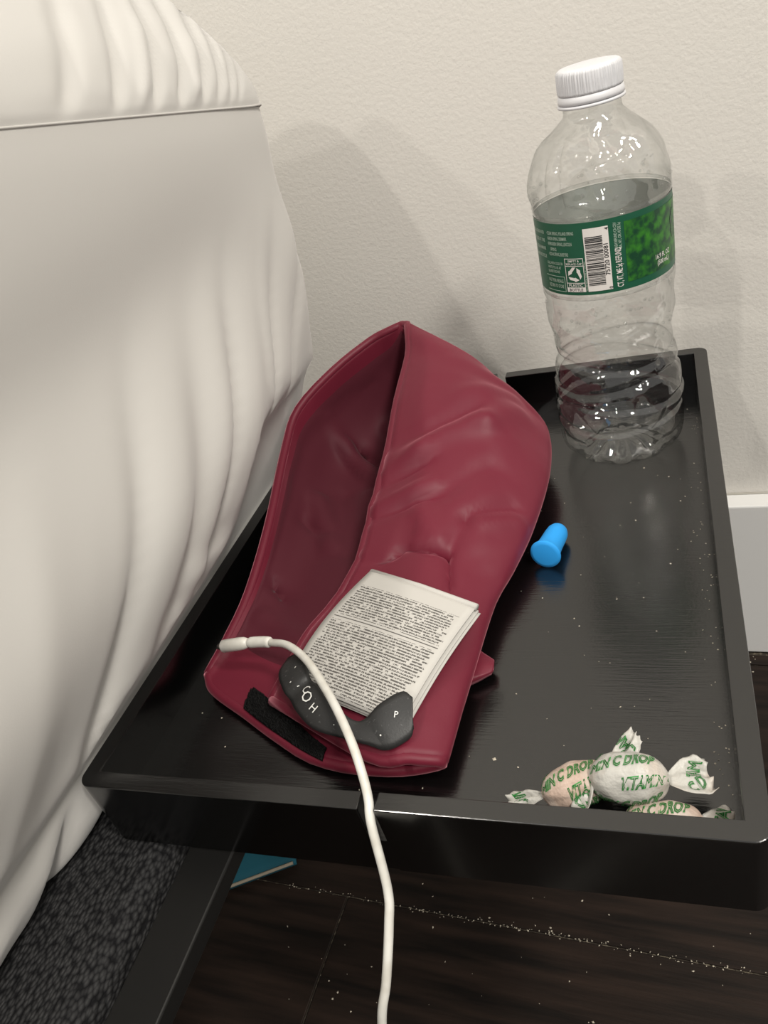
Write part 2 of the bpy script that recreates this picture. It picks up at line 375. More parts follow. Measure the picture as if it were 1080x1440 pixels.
P = [p + nm*(0.0001+0.0006*gauss(p.y, 0.288, 0.010)*(1 if p.x > -0.14 else 0)) + Vector((0, 0, seam_z(p)+0.0002+0.0006*gauss(p.y, 0.29, 0.01))) for p, nm in per if p.y > -0.9 and p.x > -1.1]
vs, fs = tube(P, 0.0005, 6); pyd('seam', vs, fs, M['sheet'], mat_root)

# ================================================================== teal case under the bed
tb = thing('storage_pouch', 'flat teal cloth pouch with a pale edge lying on the floor under the bed', 'pouch', (-0.235, 0.13, 0.0))
d = (Vector((-0.193, 0.131, 0))-Vector((-0.2515, 0.0995, 0))).normalized(); nn = Vector((-d.y, d.x, 0)); c0 = Vector((-0.2515, 0.0995, 0))
vs, fs = [], []
def pouch(u, v, z): return c0 + d*u + nn*v + Vector((0, 0, z))
NU, NV = 26, 16; rows = []
bm = bmesh.new(); top = []
for i in range(NU+1):
    for j in range(NV+1):
        u = -0.16+0.228*i/NU; v = 0.13*j/NV
        e = min(i, NU-i, j, NV-j)/3.0; z = 0.010-0.005*(1-smooth01(0, 1, e))+0.0012*noise.noise((u*25, v*25, 0))
        top.append(bm.verts.new(pouch(u, v, z)))
for i in range(NU):
    for j in range(NV): bm.faces.new([top[i*(NV+1)+j], top[(i+1)*(NV+1)+j], top[(i+1)*(NV+1)+j+1], top[i*(NV+1)+j+1]])
be = [e for e in bm.edges if e.is_boundary]
r = bmesh.ops.extrude_edge_only(bm, edges=be)
for v in [g for g in r['geom'] if isinstance(g, bmesh.types.BMVert)]: v.co.z = 0.0008
bmesh.ops.holes_fill(bm, edges=[e for e in bm.edges if e.is_boundary])
from_bm('pouch_body', bm, M['teal'], tb)
P = [pouch(-0.158+0.224*i/40, -0.0006, 0.0055) for i in range(41)]
vs, fs = tube(P, 0.0013, 8); pyd('trim_cord', vs, fs, M['beige'], tb)

# ================================================================== tray
W2, D, TH, ZR, FL, ZB = 0.1225, 0.3246, 0.0076, 0.305, 0.2827, 0.2668
tray = thing('tray', 'black wooden bedside tray with raised rim and cable slots, its left edge against the mattress', 'tray', (0.0, 0.16, ZB))
tray['label'] = 'black painted wooden bedside tray with a raised slotted rim against the mattress'
o = from_bm('tray_base', box_bm(-W2-0.002, W2+0.002, -0.0045, D+0.0045, ZB+0.004, FL), M['tray_floor'], tray, smooth=False)
SL = 0.0031
def half(sg):
    xo = sg*(W2+TH); pts = []; rc = 0.006
    pts.append((sg*SL, -TH))
    for i in range(0, 10):
        a = math.radians(-90+10*i); pts.append((xo-sg*rc+sg*rc*math.cos(a), -TH+rc+rc*math.sin(a)))
    for i in range(0, 10):
        a = math.radians(10*i); pts.append((xo-sg*rc+sg*rc*math.cos(a), D+TH-rc+rc*math.sin(a)))
    pts += [(sg*SL, D+TH), (sg*SL, D), (sg*W2, D), (sg*W2, 0.0), (sg*SL, 0.0)]
    return pts if sg > 0 else pts[::-1]
for sg in (-1, 1):
    o = from_bm('rim', prism_bm(half(sg), ZB, ZR), M['tray'], tray, smooth=False); bev(o, 0.00045, 2, 0.9)
for (y0, y1) in ((-TH+0.0005, -0.0002), (D+0.0002, D+TH-0.0005)):
    from_bm('slot_sill', box_bm(-SL-0.001, SL+0.001, y0, y1, ZB+0.0005, FL+0.003), M['tray'], tray, smooth=False)

# ================================================================== neck and eye wrap (maroon)
mask = thing('heated_eye_mask', 'maroon satin padded eye mask folded open with a white care tag', 'eye mask', (-0.03, 0.16, FL))
Lp = [(-.1115, .0690, .006), (-.1084, .0885, .010), (-.1062, .1166, .016), (-.1081, .1602, .028), (-.1162, .2205, .043), (-.1135, .2487, .055), (-.0943, .2765, .066), (-.0736, .2978, .073), (-.062, .303, .0757), (-.0526, .3072, .077)]
Ap = [(-.104, .060, .0045), (-.101, .083, .0055), (-.100, .113, .009), (-.104, .157, .016), (-.112, .212, .024), (-.111, .242, .030), (-.099, .272, .035), (-.078, .296, .042), (-.063, .306, .050), (-.046, .3035, .0752)]
Bp = [(-.080, .0470, .0035), (-.078, .072, .0035), (-.080, .108, .004), (-.085, .150, .005), (-.090, .195, .006), (-.092, .232, .007), (-.085, .262, .009), (-.067, .294, .014), (-.050, .311, .026), (-.037, .297, .0738)]
Cp = [(-.0398, .0262, .0035), (-.035, .060, .0035), (-.035, .105, .004), (-.035, .140, .004), (-.035, .175, .004), (-.035, .215, .004), (-.035, .250, .004), (-.030, .285, .007), (-.018, .302, .018), (-.0131, .2790, .0655)]
Dp = [(-.005, .0225, .0035), (.003, .060, .0035), (.008, .105, .0035), (.015, .136, .0035), (.020, .163, .0035), (.022, .197, .004), (.022, .226, .004), (.018, .255, .006), (.020, .268, .013), (.0142, .2630, .0455)]
Ep = [(.0185, .0245, .008), (.0208, .064, .009), (.0247, .1102, .011), (.0313, .1369, .012), (.0371, .1652, .014), (.0413, .199, .017), (.0411, .2247, .019), (.0393, .2385, .0215), (.0375, .245, .0245), (.0343, .249, .030)]
Fp = [(-.0093, .0215, .0135), (-.0084, .0743, .023), (-.0052, .1197, .026), (.0017, .1449, .032), (.0039, .1823, .041), (.0065, .2107, .050), (.006, .2322, .056), (-.004, .2560, .0615), (-.006, .266, .0635), (-.004, .2735, .0620)]
Gp = [(-.063, .0470, .0145), (-.0564, .0798, .020), (-.0487, .1003, .022), (-.0414, .1248, .028), (-.0421, .1605, .035), (-.0421, .1992, .044), (-.0427, .2403, .058), (-.0426, .2773, .068), (-.0450, .294, .0752), (-.048, .305, .0772)]
Hp = []
for e, f in zip(Ep, Fp):
    e = Vector(e); f = Vector(f); Hp.append(e + (f-e)*0.42 + Vector((0.004, 0, 0.003)))
Hp[-1] = Vector((.0175, .2590, .0425))
Hp[0] = Vector((.008, .0215, .0135))
cols = [cr(c, 12) for c in (Lp, Ap, Bp, Cp, Dp, Ep, Hp, Fp, Gp)]
grid = [cr([c[i] for c in cols], 10) for i in range(len(cols[0]))]
NU, NV = len(grid), len(grid[0])
def seg_d(p, a, b):
    ax, ay = a; bx, by = b; t = ((p.x-ax)*(bx-ax)+(p.y-ay)*(by-ay))/((bx-ax)**2+(by-ay)**2)
    u = max(0, min(1, t)); return math.hypot(p.x-ax-u*(bx-ax), p.y-ay-u*(by-ay))
# creases on the folded-over flap, in plan: start, end, half width, depth
CF = [((-.042, .150), (-.012, .163), .0035, -.0030), ((-.042, .158), (-.010, .172), .004, .0030), ((-.042, .172), (-.016, .188), .004, -.0028), ((-.042, .182), (-.018, .197), .004, .0026),
      ((-.038, .192), (.012, .214), .006, .0030), ((-.036, .203), (.005, .222), .006, -.0024), ((.012, .214), (.026, .232), .006, .0018),
      ((-.015, .158), (-.018, .131), .0016, -.0028), ((-.018, .131), (-.024, .123), .0016, -.0028), ((-.018, .131), (.004, .128), .002, -.0030), ((.004, .128), (.008, .108), .0022, -.0034),
      ((.004, .128), (.010, .150), .004, -.0020), ((.010, .150), (.030, .166), .004, -.0022), ((.016, .150), (.031, .158), .004, .0020), ((-.016, .160), (-.003, .136), .003, .0022), ((-.026, .123), (-.044, .124), .002, -.0026),
      ((-.03, .112), (-.046, .106), .003, -.0018), ((-.005, .165), (.018, .185), .006, -.0022), ((.0, .235), (.022, .245), .005, .0012)]
CI = [((-.098, .258), (-.060, .226), .005, .0040), ((-.088, .262), (-.054, .236), .004, -.0045), ((-.072, .285), (-.040, .262), .005, .0040), ((-.10, .205), (-.078, .165), .005, .0024), ((-.085, .215), (-.060, .160), .006, -.0026), ((-.066, .215), (-.052, .165), .006, .0022),
      ((-.099, .128), (-.086, .118), .003, -.0025), ((-.102, .183), (-.085, .176), .003, -.0015), ((-.095, .105), (-.07, .092), .006, .0016)]
pos = [[g.copy() for g in row] for row in grid]
for i in range(NU):
    for j in range(NV):
        p = grid[i][j]; a = grid[min(i+1, NU-1)][j]-grid[max(i-1, 0)][j]; b = grid[i][min(j+1, NV-1)]-grid[i][max(j-1, 0)]
        n = a.cross(b)
        if n.length < 1e-12: continue
        n.normalize(); n = -n                          # for the flap: outwards; for the lining: into the fold
        v = j/(NV-1)
        if v > 0.66:
            if n.z < 0: n = -n
            dd = 1.25*sum(dp*math.exp(-(seg_d(p, s, e)/wd)**2) for s, e, wd, dp in CF)
            dd += 0.0010*noise.noise((p.x*45, p.y*45, 3)) + 0.0004*noise.noise((p.x*130, p.y*130, 9))
            fade = (1 if i < NU-14 else (NU-1-i)/13)*(1-0.75*smooth01(0.93, 1.0, v))
            pos[i][j] = p + n*dd*fade
        elif v < 0.45:
            if n.z < 0: n = -n
            dd = 1.7*sum(dp*math.exp(-(seg_d(p, s, e)/wd)**2) for s, e, wd, dp in CI)
            dd += 0.0012*noise.noise((p.x*40, p.y*40, 13))
            fade = smooth01(0.0, 0.10, v)*(1 if i < NU-14 else (NU-1-i)/13)
            pos[i][j] = p + n*dd*fade
for row in pos:
    for q in row: q.z = max(q.z, 0.0028)
off = Vector((0, 0, FL))
vs = [q+off for row in pos for q in row]
fs = []; mi = []
for i in range(NU-1):
    for j in range(NV-1): fs.append((i*NV+j, (i+1)*NV+j, (i+1)*NV+j+1, i*NV+j+1))
o = pyd('padded_shell', vs, fs, [M['satin'], M['lining']], mask)
sd = o.modifiers.new('pad', 'SOLIDIFY'); sd.thickness = 0.0046; sd.offset = 0.0; sd.use_even_offset = False
for pI, pol in enumerate(o.data.polygons):
    j = pI % (NV-1)
    pol.material_index = 0
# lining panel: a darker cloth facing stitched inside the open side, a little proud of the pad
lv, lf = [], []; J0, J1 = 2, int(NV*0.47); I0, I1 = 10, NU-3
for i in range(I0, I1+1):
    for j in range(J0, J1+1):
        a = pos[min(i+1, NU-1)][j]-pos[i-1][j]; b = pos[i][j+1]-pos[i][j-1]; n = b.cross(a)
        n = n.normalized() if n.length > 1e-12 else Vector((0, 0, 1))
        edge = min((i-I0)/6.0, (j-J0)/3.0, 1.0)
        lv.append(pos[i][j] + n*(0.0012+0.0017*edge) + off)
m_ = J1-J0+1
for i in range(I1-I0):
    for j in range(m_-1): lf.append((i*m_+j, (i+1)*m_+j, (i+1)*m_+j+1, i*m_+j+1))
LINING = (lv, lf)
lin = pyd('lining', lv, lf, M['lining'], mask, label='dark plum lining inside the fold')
# piped edge round the opening: up one lip to the peak and down the other
edge = [pos[i][0]+off for i in range(0, NU, 3)] + [pos[i][NV-1]+off for i in range(NU-1, -1, -3)]
vs, fs = tube(edge, 0.0027, 10); pyd('piped_edge', vs, fs, M['satin'], mask)
fr = [pos[0][j]+off for j in range(0, NV, 2)]
vs, fs = tube(fr, 0.0026, 10); pyd('piped_edge', vs, fs, M['satin'], mask)
# filling hump under the tag so the strap is padded right through
# loop-fastener patch along the front of the lower layer
A = [Vector(q) for q in ((-.0815, .0600, .0072), (-.0700, .0530, .0072), (-.0560, .0440, .0070), (-.0430, .0350, .0068), (-.0330, .0290, .0064))]
B = [Vector(q) for q in ((-.0815, .0480, .0066), (-.0690, .0405, .0066), (-.0560, .0335, .0064), (-.0440, .0275, .0062), (-.0330, .0230, .0060))]
A = cr(A, 6); B = cr(B, 6); vs, fs = [], []
for a, b in zip(A, B):
    for t in range(7): vs.append(a+(b-a)*t/6+off+Vector((0, 0, 0.0008*math.sin(math.pi*t/6))))
for i in range(len(A)-1):
    for t in range(6): fs.append((i*7+t, i*7+t+1, (i+1)*7+t+1, (i+1)*7+t))
vel = pyd('loop_fastener', vs, fs, M['velcro'], mask, label='black loop fastener strip'); s = vel.modifiers.new('s', 'SOLIDIFY'); s.thickness = 0.0012; s.offset = 0
vs, fs = [], []                                   # the fuzzy loops
for k in range(900):
    i = random.random()*(len(A)-1.001); t = random.random(); i0 = int(i)
    a = A[i0].lerp(A[i0+1], i-i0); b = B[i0].lerp(B[i0+1], i-i0); c = a+(b-a)*t+off+Vector((0, 0, 0.0013+0.0006*math.sin(math.pi*t)))
    r = 0.00055; n0 = len(vs)
    vs += [c+Vector((r, 0, -r)), c+Vector((-r*.5, r*.8, -r)), c+Vector((-r*.5, -r*.8, -r)), c+Vector((0, 0, r*1.2))]
    fs += [(n0, n0+1, n0+3), (n0+1, n0+2, n0+3), (n0+2, n0, n0+3)]
pyd('fastener_loops', vs, fs, M['velcro'], vel, kind='stuff')
# strap end that sticks out on the right
st = [[(.010, .066, .004), (.010, .079, .0045), (.010, .092, .004)], [(.018, .0672, .0042), (.018, .078, .005), (.018, .089, .0042)], [(.0245, .0705, .004), (.0250, .077, .0052), (.0245, .0835, .004)], [(.0295, .0745, .0035), (.0300, .0772, .0042), (.0290, .0800, .0035)]]
g = [cr(r, 5) for r in st]; g = [cr([r[j] for r in g], 5) for j in range(len(g[0]))]
vs = [q+off for r in g for q in r]; n = len(g[0]); fs = [(i*n+j, (i+1)*n+j, (i+1)*n+j+1, i*n+j+1) for i in range(len(g)-1) for j in range(n-1)]
o = pyd('strap_end', vs, fs, M['satin'], mask); s = o.modifiers.new('s', 'SOLIDIFY'); s.thickness = 0.0042; s.offset = 0
# care tag: folded sheets with small print
def tag_sheet(name, m, dz, ins, cor, thick):
    a, b, c, d = [Vector(q) for q in cor]; NUu, NVv = 16, 22; vs, fs, uvs = [], [], []
    for j in range(NVv+1):
        for i in range(NUu+1):
            u, v = i/NUu, j/NVv
            q = (a*(1-u)+b*u)*(1-v)+(d*(1-u)+c*u)*v
            q = q + Vector((0, 0, dz + 0.0022*math.sin(math.pi*v)*(0.4+0.6*u) + 0.0012*math.sin(math.pi*u) - 0.0010*u*(1-v)))
            q.x += -0.0035*math.sin(math.pi*v)*(1-u)
            vs.append(q+off); uvs.append((u, v))
    n = NUu+1
    fs = [(j*n+i, (j+1)*n+i, (j+1)*n+i+1, j*n+i+1) for j in range(NVv) for i in range(NUu)]
    o = pyd(name, vs, fs, m, mask); uvl = o.data.uv_layers.new(name='uv')
    for l in o.data.loops: uvl.data[l.index].uv = uvs[l.vertex_index]
    s = o.modifiers.new('s', 'SOLIDIFY'); s.thickness = thick; s.offset = -1; return o
TL, TR, BR, BL = (-.0300, .1124, .0320), (.0255, .0887, .0300), (.0030, .0305, .0205), (-.0530, .0490, .0250)
tg = tag_sheet('care_tag', M['print'], 0.0006, 0, (TL, TR, BR, BL), 0.0004); tg['label'] = 'white care tag covered in small print'
for k in (1, 2):
    dx = Vector((0.0006*k, -0.0004*k, 0))
    tag_sheet('tag_page', M['paper'], -0.0003-0.0012*k, 0, [Vector(q)+dx*s for q, s in ((TL, 0), (TR, 1), (BR, 1), (BL, 0.3))], 0.0004)
vs, fs = tube([Vector(TL)+off+Vector((0, 0, -.0007)), Vector(TL).lerp(Vector(TR), .5)+off+Vector((0, 0, 0.0002)), Vector(TR)+off+Vector((0, 0, -.0009))], 0.0016, 10); pyd('tag_fold', vs, fs, M['paper'], mask)
# black elastic cable keeper across the foot of the tag
lo = [(-.0560, .0600, .0275), (-.0560, .0500, .0285), (-.0500, .0405, .0285), (-.0455, .0365, .0270), (-.0402, .0305, .0275), (-.0309, .0240, .0250), (-.0180, .0225, .0220), (-.0080, .0215, .0200), (-.0002, .0208, .0185), (.0075, .0262, .0190), (.0088, .0300, .0205)]
hi = [(-.0455, .0605, .0300), (-.0415, .0530, .0315), (-.0395, .0475, .0315), (-.0375, .0450, .0295), (-.0325, .0415, .0310), (-.0225, .0325, .0290), (-.0150, .0292, .0252), (-.0105, .0302, .0250), (-.0050, .0360, .0275), (.0030, .0415, .0285), (.0075, .0400, .0270)]
lo = cr(lo, 6); hi = cr(hi, 6); KN = 7; vs, fs = [], []
def band_pt(s, t):
    x = s*(len(lo)-1); i = min(int(x), len(lo)-2); f = x-i
    a = lo[i].lerp(lo[i+1], f); b = hi[i].lerp(hi[i+1], f); q = a.lerp(b, t); q = q+Vector((0, 0, 0.0012*math.sin(math.pi*t))); return q+off
NB = len(lo)-1
for i in range(NB+1):
    for t in range(KN+1): vs.append(band_pt(i/NB, t/KN))
fs = [(i*(KN+1)+t, (i+1)*(KN+1)+t, (i+1)*(KN+1)+t+1, i*(KN+1)+t+1) for i in range(NB) for t in range(KN)]
kb = pyd('elastic_keeper', vs, fs, M['rubber'], mask, label='black elastic keeper band with worn white letters'); s = kb.modifiers.new('s', 'SOLIDIFY'); s.thickness = 0.0014; s.offset = -1
def on_band(ch, s0, t0, size, rot):
    tv, tf, w_, h_ = text2d(ch, 0.0)
    out = []
    c = band_pt(s0, t0); ds = (band_pt(s0+.01, t0)-band_pt(s0-.01, t0)).normalized(); dt = (band_pt(s0, t0+.05)-band_pt(s0, t0-.05)); dt = (dt-ds*dt.dot(ds)).normalized(); up = ds.cross(dt)
    if up.z < 0: up = -up
    for (x, y) in tv:
        X = (x*math.cos(rot)-y*math.sin(rot))*size; Y = (x*math.sin(rot)+y*math.cos(rot))*size
        out.append(c+ds*X+dt*Y+up*0.0005)
    return out, tf
allv, allf = [], []
for ch, s0, t0, sz, rt in (('C', .365, .62, .0052, 0.2), ('O', .405, .50, .0066, 0), ('H', .455, .45, .0048, 0.1), ('P', .86, .55, .0036, -0.6), (',', .20, .35, .004, 0), ("'", .12, .6, .004, .8), ('-', .27, .5, .004, 1.2), ('.', .78, .3, .006, 0), ('.', .55, .4, .004, 0)):
    v_, f_ = on_band(ch, s0, t0, sz, rt); n0 = len(allv); allv += v_; allf += [tuple(a+n0 for a in f) for f in f_]
pyd('lettering', allv, allf, M['white'], kb, smooth=False)

# ================================================================== white cable
cab = thing('charging_cable', 'white charging cable lying over the maroon eye mask and out through the front slot', 'cable', (-0.0, 0.0, FL))
cp = [(-.0675, .0678, .0290), (-.0546, .0618, .0335), (-.0406, .0511, .0362), (-.0272, .0367, .0375), (-.0162, .0236, .0375), (-.0063, .0101, .0355), (-.0015, .0015, .0285), (.0006, -.0040, .0230), (.0018, -.0100, .0172), (.0058, -.0220, -.0021), (.0061, -.0300, -.0108), (.0039, -.0420, -.0268), (.0002, -.0500, -.0420), (-.006, -.062, -.085), (-.010, -.075, -.16), (-.005, -.10, -.25), (.02, -.15, -.279), (.08, -.21, -.2805), (.16, -.24, -.2805)]
vs, fs = tube([q+off for q in cr(cp, 8)], 0.00172, 14); pyd('cord', vs, fs, M['cable'], cab)
pl = [(-.0962, .0703, .0240), (-.0955, .0703, .0241), (-.0855, .0698, .0262), (-.0830, .0697, .0267), (-.0805, .0696, .0272)]
vs, fs = tube([Vector(q)+off for q in pl], [0.0026, 0.0031, 0.0031, 0.0029, 0.0019], 16); plug = pyd('plug_housing', vs, fs, M['cable'], cab)
vs, fs = tube([q+off for q in cr([(-.0822, .0696, .0268), (-.0760, .0692, .0279), (-.0700, .0684, .0288), (-.0672, .0677, .0291)], 4)], [0.0018]*2+[0.0026]*9+[.0024, .0019], 14); pyd('strain_relief', vs, fs, M['cable'], cab)
vs, fs = tube([Vector(q)+off for q in ((-.0990, .0704, .0234), (-.0982, .0704, .0236), (-.0950, .0703, .0242))], [0.0012, 0.0016, 0.0016], 12); pyd('plug_tip', vs, fs, M['steel'], plug)

# ================================================================== ear plug
ep = thing('ear_plug', 'bright blue foam ear plug lying on the black tray', 'ear plug', (.047, .159, FL))
prof = [(.0001, 0), (.0058, 0.0), (.0076, .0004), (.0078, .0012), (.0072, .0026), (.0064, .005), (.0060, .010), (.0058, .017), (.0055, .0205), (.0046, .0230), (.0028, .0244), (.0001, .0248)]
pr = []
vs, fs = lathe(prof, 32)
ax = (Vector((.0497, .1705, .0058))-Vector((.0452, .1480, .0080))).normalized(); q = ax.to_track_quat('Z', 'Y')
vs = [q @ Vector(v) + Vector((.0455, .1488, .0079)) + off for v in vs]
pyd('foam_body', vs, fs, M['blue'], ep)

# ================================================================== water bottle
BB = Vector((.0795, .2614, FL+.0005)); LEAN = Matrix.Rotation(math.radians(1.0), 4, Vector((-0.05, 1, 0)))
bot = thing('water_bottle', 'empty clear plastic water bottle with a green label and white cap', 'bottle', tuple(BB))
bot.rotation_euler = (0, 0, 0)
RP = [(0.0, .0232), (.0015, .0262), (.004, .0302), (.0085, .0337), (.014, .0350), (.022, .0352), (.030, .0356), (.040, .0354), (.050, .0344), (.060, .0326), (.068, .0314), (.076, .0322), (.086, .0340), (.096, .0341), (.104, .0341), (.1065, .0339), (.1075, .0337), (.1435, .0337), (.1445, .0340), (.148, .0343), (.155, .0343), (.161, .0336), (.166, .0322), (.171, .0297), (.1755, .0255), (.180, .0200), (.1835, .0158), (.186, .0138), (.192, .0134)]
dense = cr([(z, r, 0) for z, r in RP], 8)
CREASE = [(4.10, .176, 4.22, .150, .0012, -.0016), (4.22, .160, 4.75, .172, .0012, .0014), (4.62, .181, 4.72, .166, .0010, .0014), (4.72, .168, 4.95, .150, .0011, -.0018), (4.95, .176, 5.35, .156, .0012, .0015), (4.70, .166, 5.25, .168, .0010, -.0014), (5.35, .172, 5.60, .150, .0014, -.0016), (4.30, .153, 4.85, .148, .0009, .0010), (3.8, .17, 3.9, .15, .0012, -.0014),
          (3.9, .090, 4.7, .078, .0012, .0012), (4.7, .078, 5.6, .092, .0012, -.0014), (4.9, .104, 5.2, .088, .0012, -.0013), (5.2, .088, 5.7, .070, .0012, .0013), (3.7, .072, 4.5, .066, .0010, -.0012), (4.1, .046, 5.0, .038, .0011, .0012), (5.0, .050, 5.6, .060, .0011, -.0012), (1.0, .175, 1.3, .15, .0012, -.0016), (1.6, .16, 2.2, .172, .0012, .0014), (1.2, .08, 2.0, .07, .0012, .0012)]
def fac(a, z):
    # pressed-in ribs, base petals and the dents of a squeezed bottle
    d = 0.0
    for zc, sl in ((.028, .0016), (.040, .0022), (.052, .0025), (.064, .0022)):
        d -= 0.0020*gauss(z, zc+sl*math.sin(a*2+zc*300), .0017)
    if z < .016:
        d -= 0.0026*smooth01(.016, .004, z)*(0.5+0.5*math.cos(10*a))**3
    if .145 < z < .186:
        s = smooth01(.145, .155, z)*smooth01(.186, .176, z)
        d += s*(-0.0024*abs(math.sin(2.5*a+34*(z-.15)+0.6))**0.7 + 0.0012 + 0.0016*noise.noise((2.2*math.cos(a), 2.2*math.sin(a), z*110)))
        d -= s*0.0026*gauss((a-4.75)-(z-.163)*14, 0, .22)
    if .066 < z < .104:
        s = smooth01(.066, .076, z)*smooth01(.104, .098, z)
        d += s*(-0.0016*abs(math.sin(2*a-30*z+1.0))+0.0006 + 0.0013*noise.noise((2*math.cos(a), 2*math.sin(a), z*90+4)))
    for (a0_, z0_, a1_, z1_, wd_, dp_) in CREASE:
        L2 = (a1_-a0_)**2*.0011+(z1_-z0_)**2; t_ = ((a-a0_)*(a1_-a0_)*.0011+(z-z0_)*(z1_-z0_))/L2; t_ = max(0, min(1, t_))
        dd_ = ((a-a0_-t_*(a1_-a0_))**2*.0011+(z-z0_-t_*(z1_-z0_))**2)**.5
        if dd_ < wd_*3: d += dp_*math.exp(-dd_/wd_)
    if .02 < z < .075: d += 0.0007*noise.noise((3*math.cos(a), 3*math.sin(a), z*130))
    return d
def bfn(q, a, r, z):
    rr = r + fac(a, z); return Vector((rr*math.cos(a), rr*math.sin(a), z))
def lean(v): return (LEAN @ (Vector(v)*0.982)) + BB
prof = [(.006, .0075), (.014, .0060), (.019, .0022)] + [(q.y, q.x) for q in dense]
vs, fs = lathe(prof, 220, bfn, cap0=True, cap1=False)
pyd('bottle_body', [lean(v) for v in vs], fs, M['plastic'], bot)
# neck ring and cap with ridges
vs, fs = lathe([(.0136, .1895), (.0157, .1898), (.0159, .1904), (.0157, .1910), (.0138, .1913)], 64, None, False, False); pyd('neck_ring', [lean(v) for v in vs], fs, M['cap'], bot)
vs, fs = lathe([(.0136, .1914), (.0154, .1915), (.0155, .1928), (.0152, .1946), (.0146, .1950)], 64, None, False, False); pyd('tamper_band', [lean(v) for v in vs], fs, M['cap'], bot)
def capfn(q, a, r, z):
    k = 0.00028*(1 if math.cos(72*a) > 0 else -1) if (.1955 < z < .2045 and r > .0145) else 0
    return Vector(((r+k)*math.cos(a), (r+k)*math.sin(a), z))
vs, fs = lathe([(.0142, .1950), (.0150, .1953), (.0150, .1962), (.0150, .2000), (.0149, .2040), (.0145, .2052), (.0135, .2058), (.0120, .2060), (.0001, .2059)], 288, capfn)
o = pyd('screw_cap', [lean(v) for v in vs], fs, M['cap'], bot)
# label band
RL = 0.03405
def cyl(a, z, dr=0.0): return lean(Vector(((RL+dr)*math.cos(a), (RL+dr)*math.sin(a), z)))
def arc_patch(a0, a1, z0, z1, dr, na=24):
    vs, fs = [], []
    for i in range(na+1):
        a = a0+(a1-a0)*i/na; vs += [cyl(a, z0, dr), cyl(a, z1, dr)]
    fs = [(2*i, 2*i+2, 2*i+3, 2*i+1) for i in range(na)]
    return vs, fs
Z0, Z1 = .1078, .1438
vs, fs = arc_patch(0, 2*math.pi, Z0, Z1, 0, 96); lab = pyd('label', vs, fs, M['label'], bot, label='green paper label with barcode and recycling mark')
D2 = math.radians
vs, fs = arc_patch(0, 2*math.pi, Z0+.0001, Z1-.0001, -.00025, 96); pyd('label_reverse', vs, fs, M['label_back'], lab, label='pale grey back of the label seen through the plastic')
vs, fs = arc_patch(D2(290), D2(392), Z0+.0035, Z1-.0030, .00012, 40); pyd('foliage_picture', vs, fs, M['foliage'], lab, label='printed picture of green leaves')
class Acc:
    def __init__(s): s.v = []; s.f = []
    def add(s, v, f):
        n = len(s.v); s.v += v; s.f += [tuple(a+n for a in q) for q in f]
    def rect(s, a0, a1, z0, z1, dr=.0002): s.add(*arc_patch(a0, a1, z0, z1, dr, 4))
    def text(s, t, ac, zc, h, vert=False, dr=.00025, maxw=None, left=False):
        tv, tf, w_, h_ = text2d(t, 0.012); sc_ = h/0.72
        sx = sc_ if maxw is None else min(sc_, maxw/w_)
        out = []
        for (x, y) in tv:
            X, Y = x*sx, y*sc_
            if left: X += w_*sx/2
            if vert: X, Y = -Y, X
            out.append(cyl(ac+X/RL, zc+Y, dr))
        s.add(out, tf)
wh, gy, ik = Acc(), Acc(), Acc()
wh.rect(D2(257.5), D2(277.5), Z0+.0018, Z1-.0030)                      # barcode panel
z = Z0+.0048
random.seed(21)
while z < Z1-.0070:
    hgt = random.choice((.00018, .00030, .00045, .00062)); ik.rect(D2(258.6), D2(272.4), z, z+hgt, .0003); z += hgt+random.choice((.00022, .00035, .0005))
ik.text('75720 00081', D2(274.6), (Z0+Z1)/2-.0010, .0022, True, .0003)
ik.text('0', D2(276.2), Z0+.0028, .0018, True, .0003); ik.text('4', D2(276.2), Z1-.0042, .0018, True, .0003)
# recycling panel
a0, a1 = D2(238.5), D2(255.5); zb, zt = Z0+.0018, Z0+.0190
for (x0, x1, y0, y1) in ((a0, a1, zt-.0003, zt), (a0, a0+.0085, zb, zt), (a1-.0085, a1, zb, zt), (a0, a1, zt-.0040, zt-.0037), (a0, a1, zb+.0045, zb+.0048), (a0, a1, zb, zb+.0024)): wh.rect(x0, x1, y0, y1)
wh.text('EMPTY &', (a0+a1)/2, zt-.0013, .0011, maxw=.0062); wh.text('REPLACE CAP', (a0+a1)/2, zt-.0028, .0010, maxw=.0088)
wh.text('PLASTIC', (a0+a1)/2, zb+.0035, .0015, maxw=.0090); ik.text('BOTTLE', (a0+a1)/2, zb+.0012, .0015, maxw=.0084, dr=.0003)
zc = zb+.0091; ac = (a0+a1)/2
for k in range(3):                                                      # three chasing bent arrows
    th = math.radians(90+120*k)
    def rp(x, y): 
        X = x*math.cos(th)-y*math.sin(th); Y = x*math.sin(th)+y*math.cos(th); return cyl(ac+X/RL, zc+Y, .0003)
    R_ = .0037
    P1 = [(R_*.95, -.0010), (R_*.95, .0010), (R_*.35, .0020), (R_*.35, -.0020+.0006)]
    wh.add([rp(*p) for p in ((R_, -.0008), (R_, .0010), (R_*.30, .0034), (R_*.10, .0020))], [(0, 1, 2, 3)])
    wh.add([rp(*p) for p in ((R_*.92, -.0013), (R_*.25, -.0012), (R_*.05, -.0027), (R_*.55, -.0032))], [(0, 1, 2, 3)])
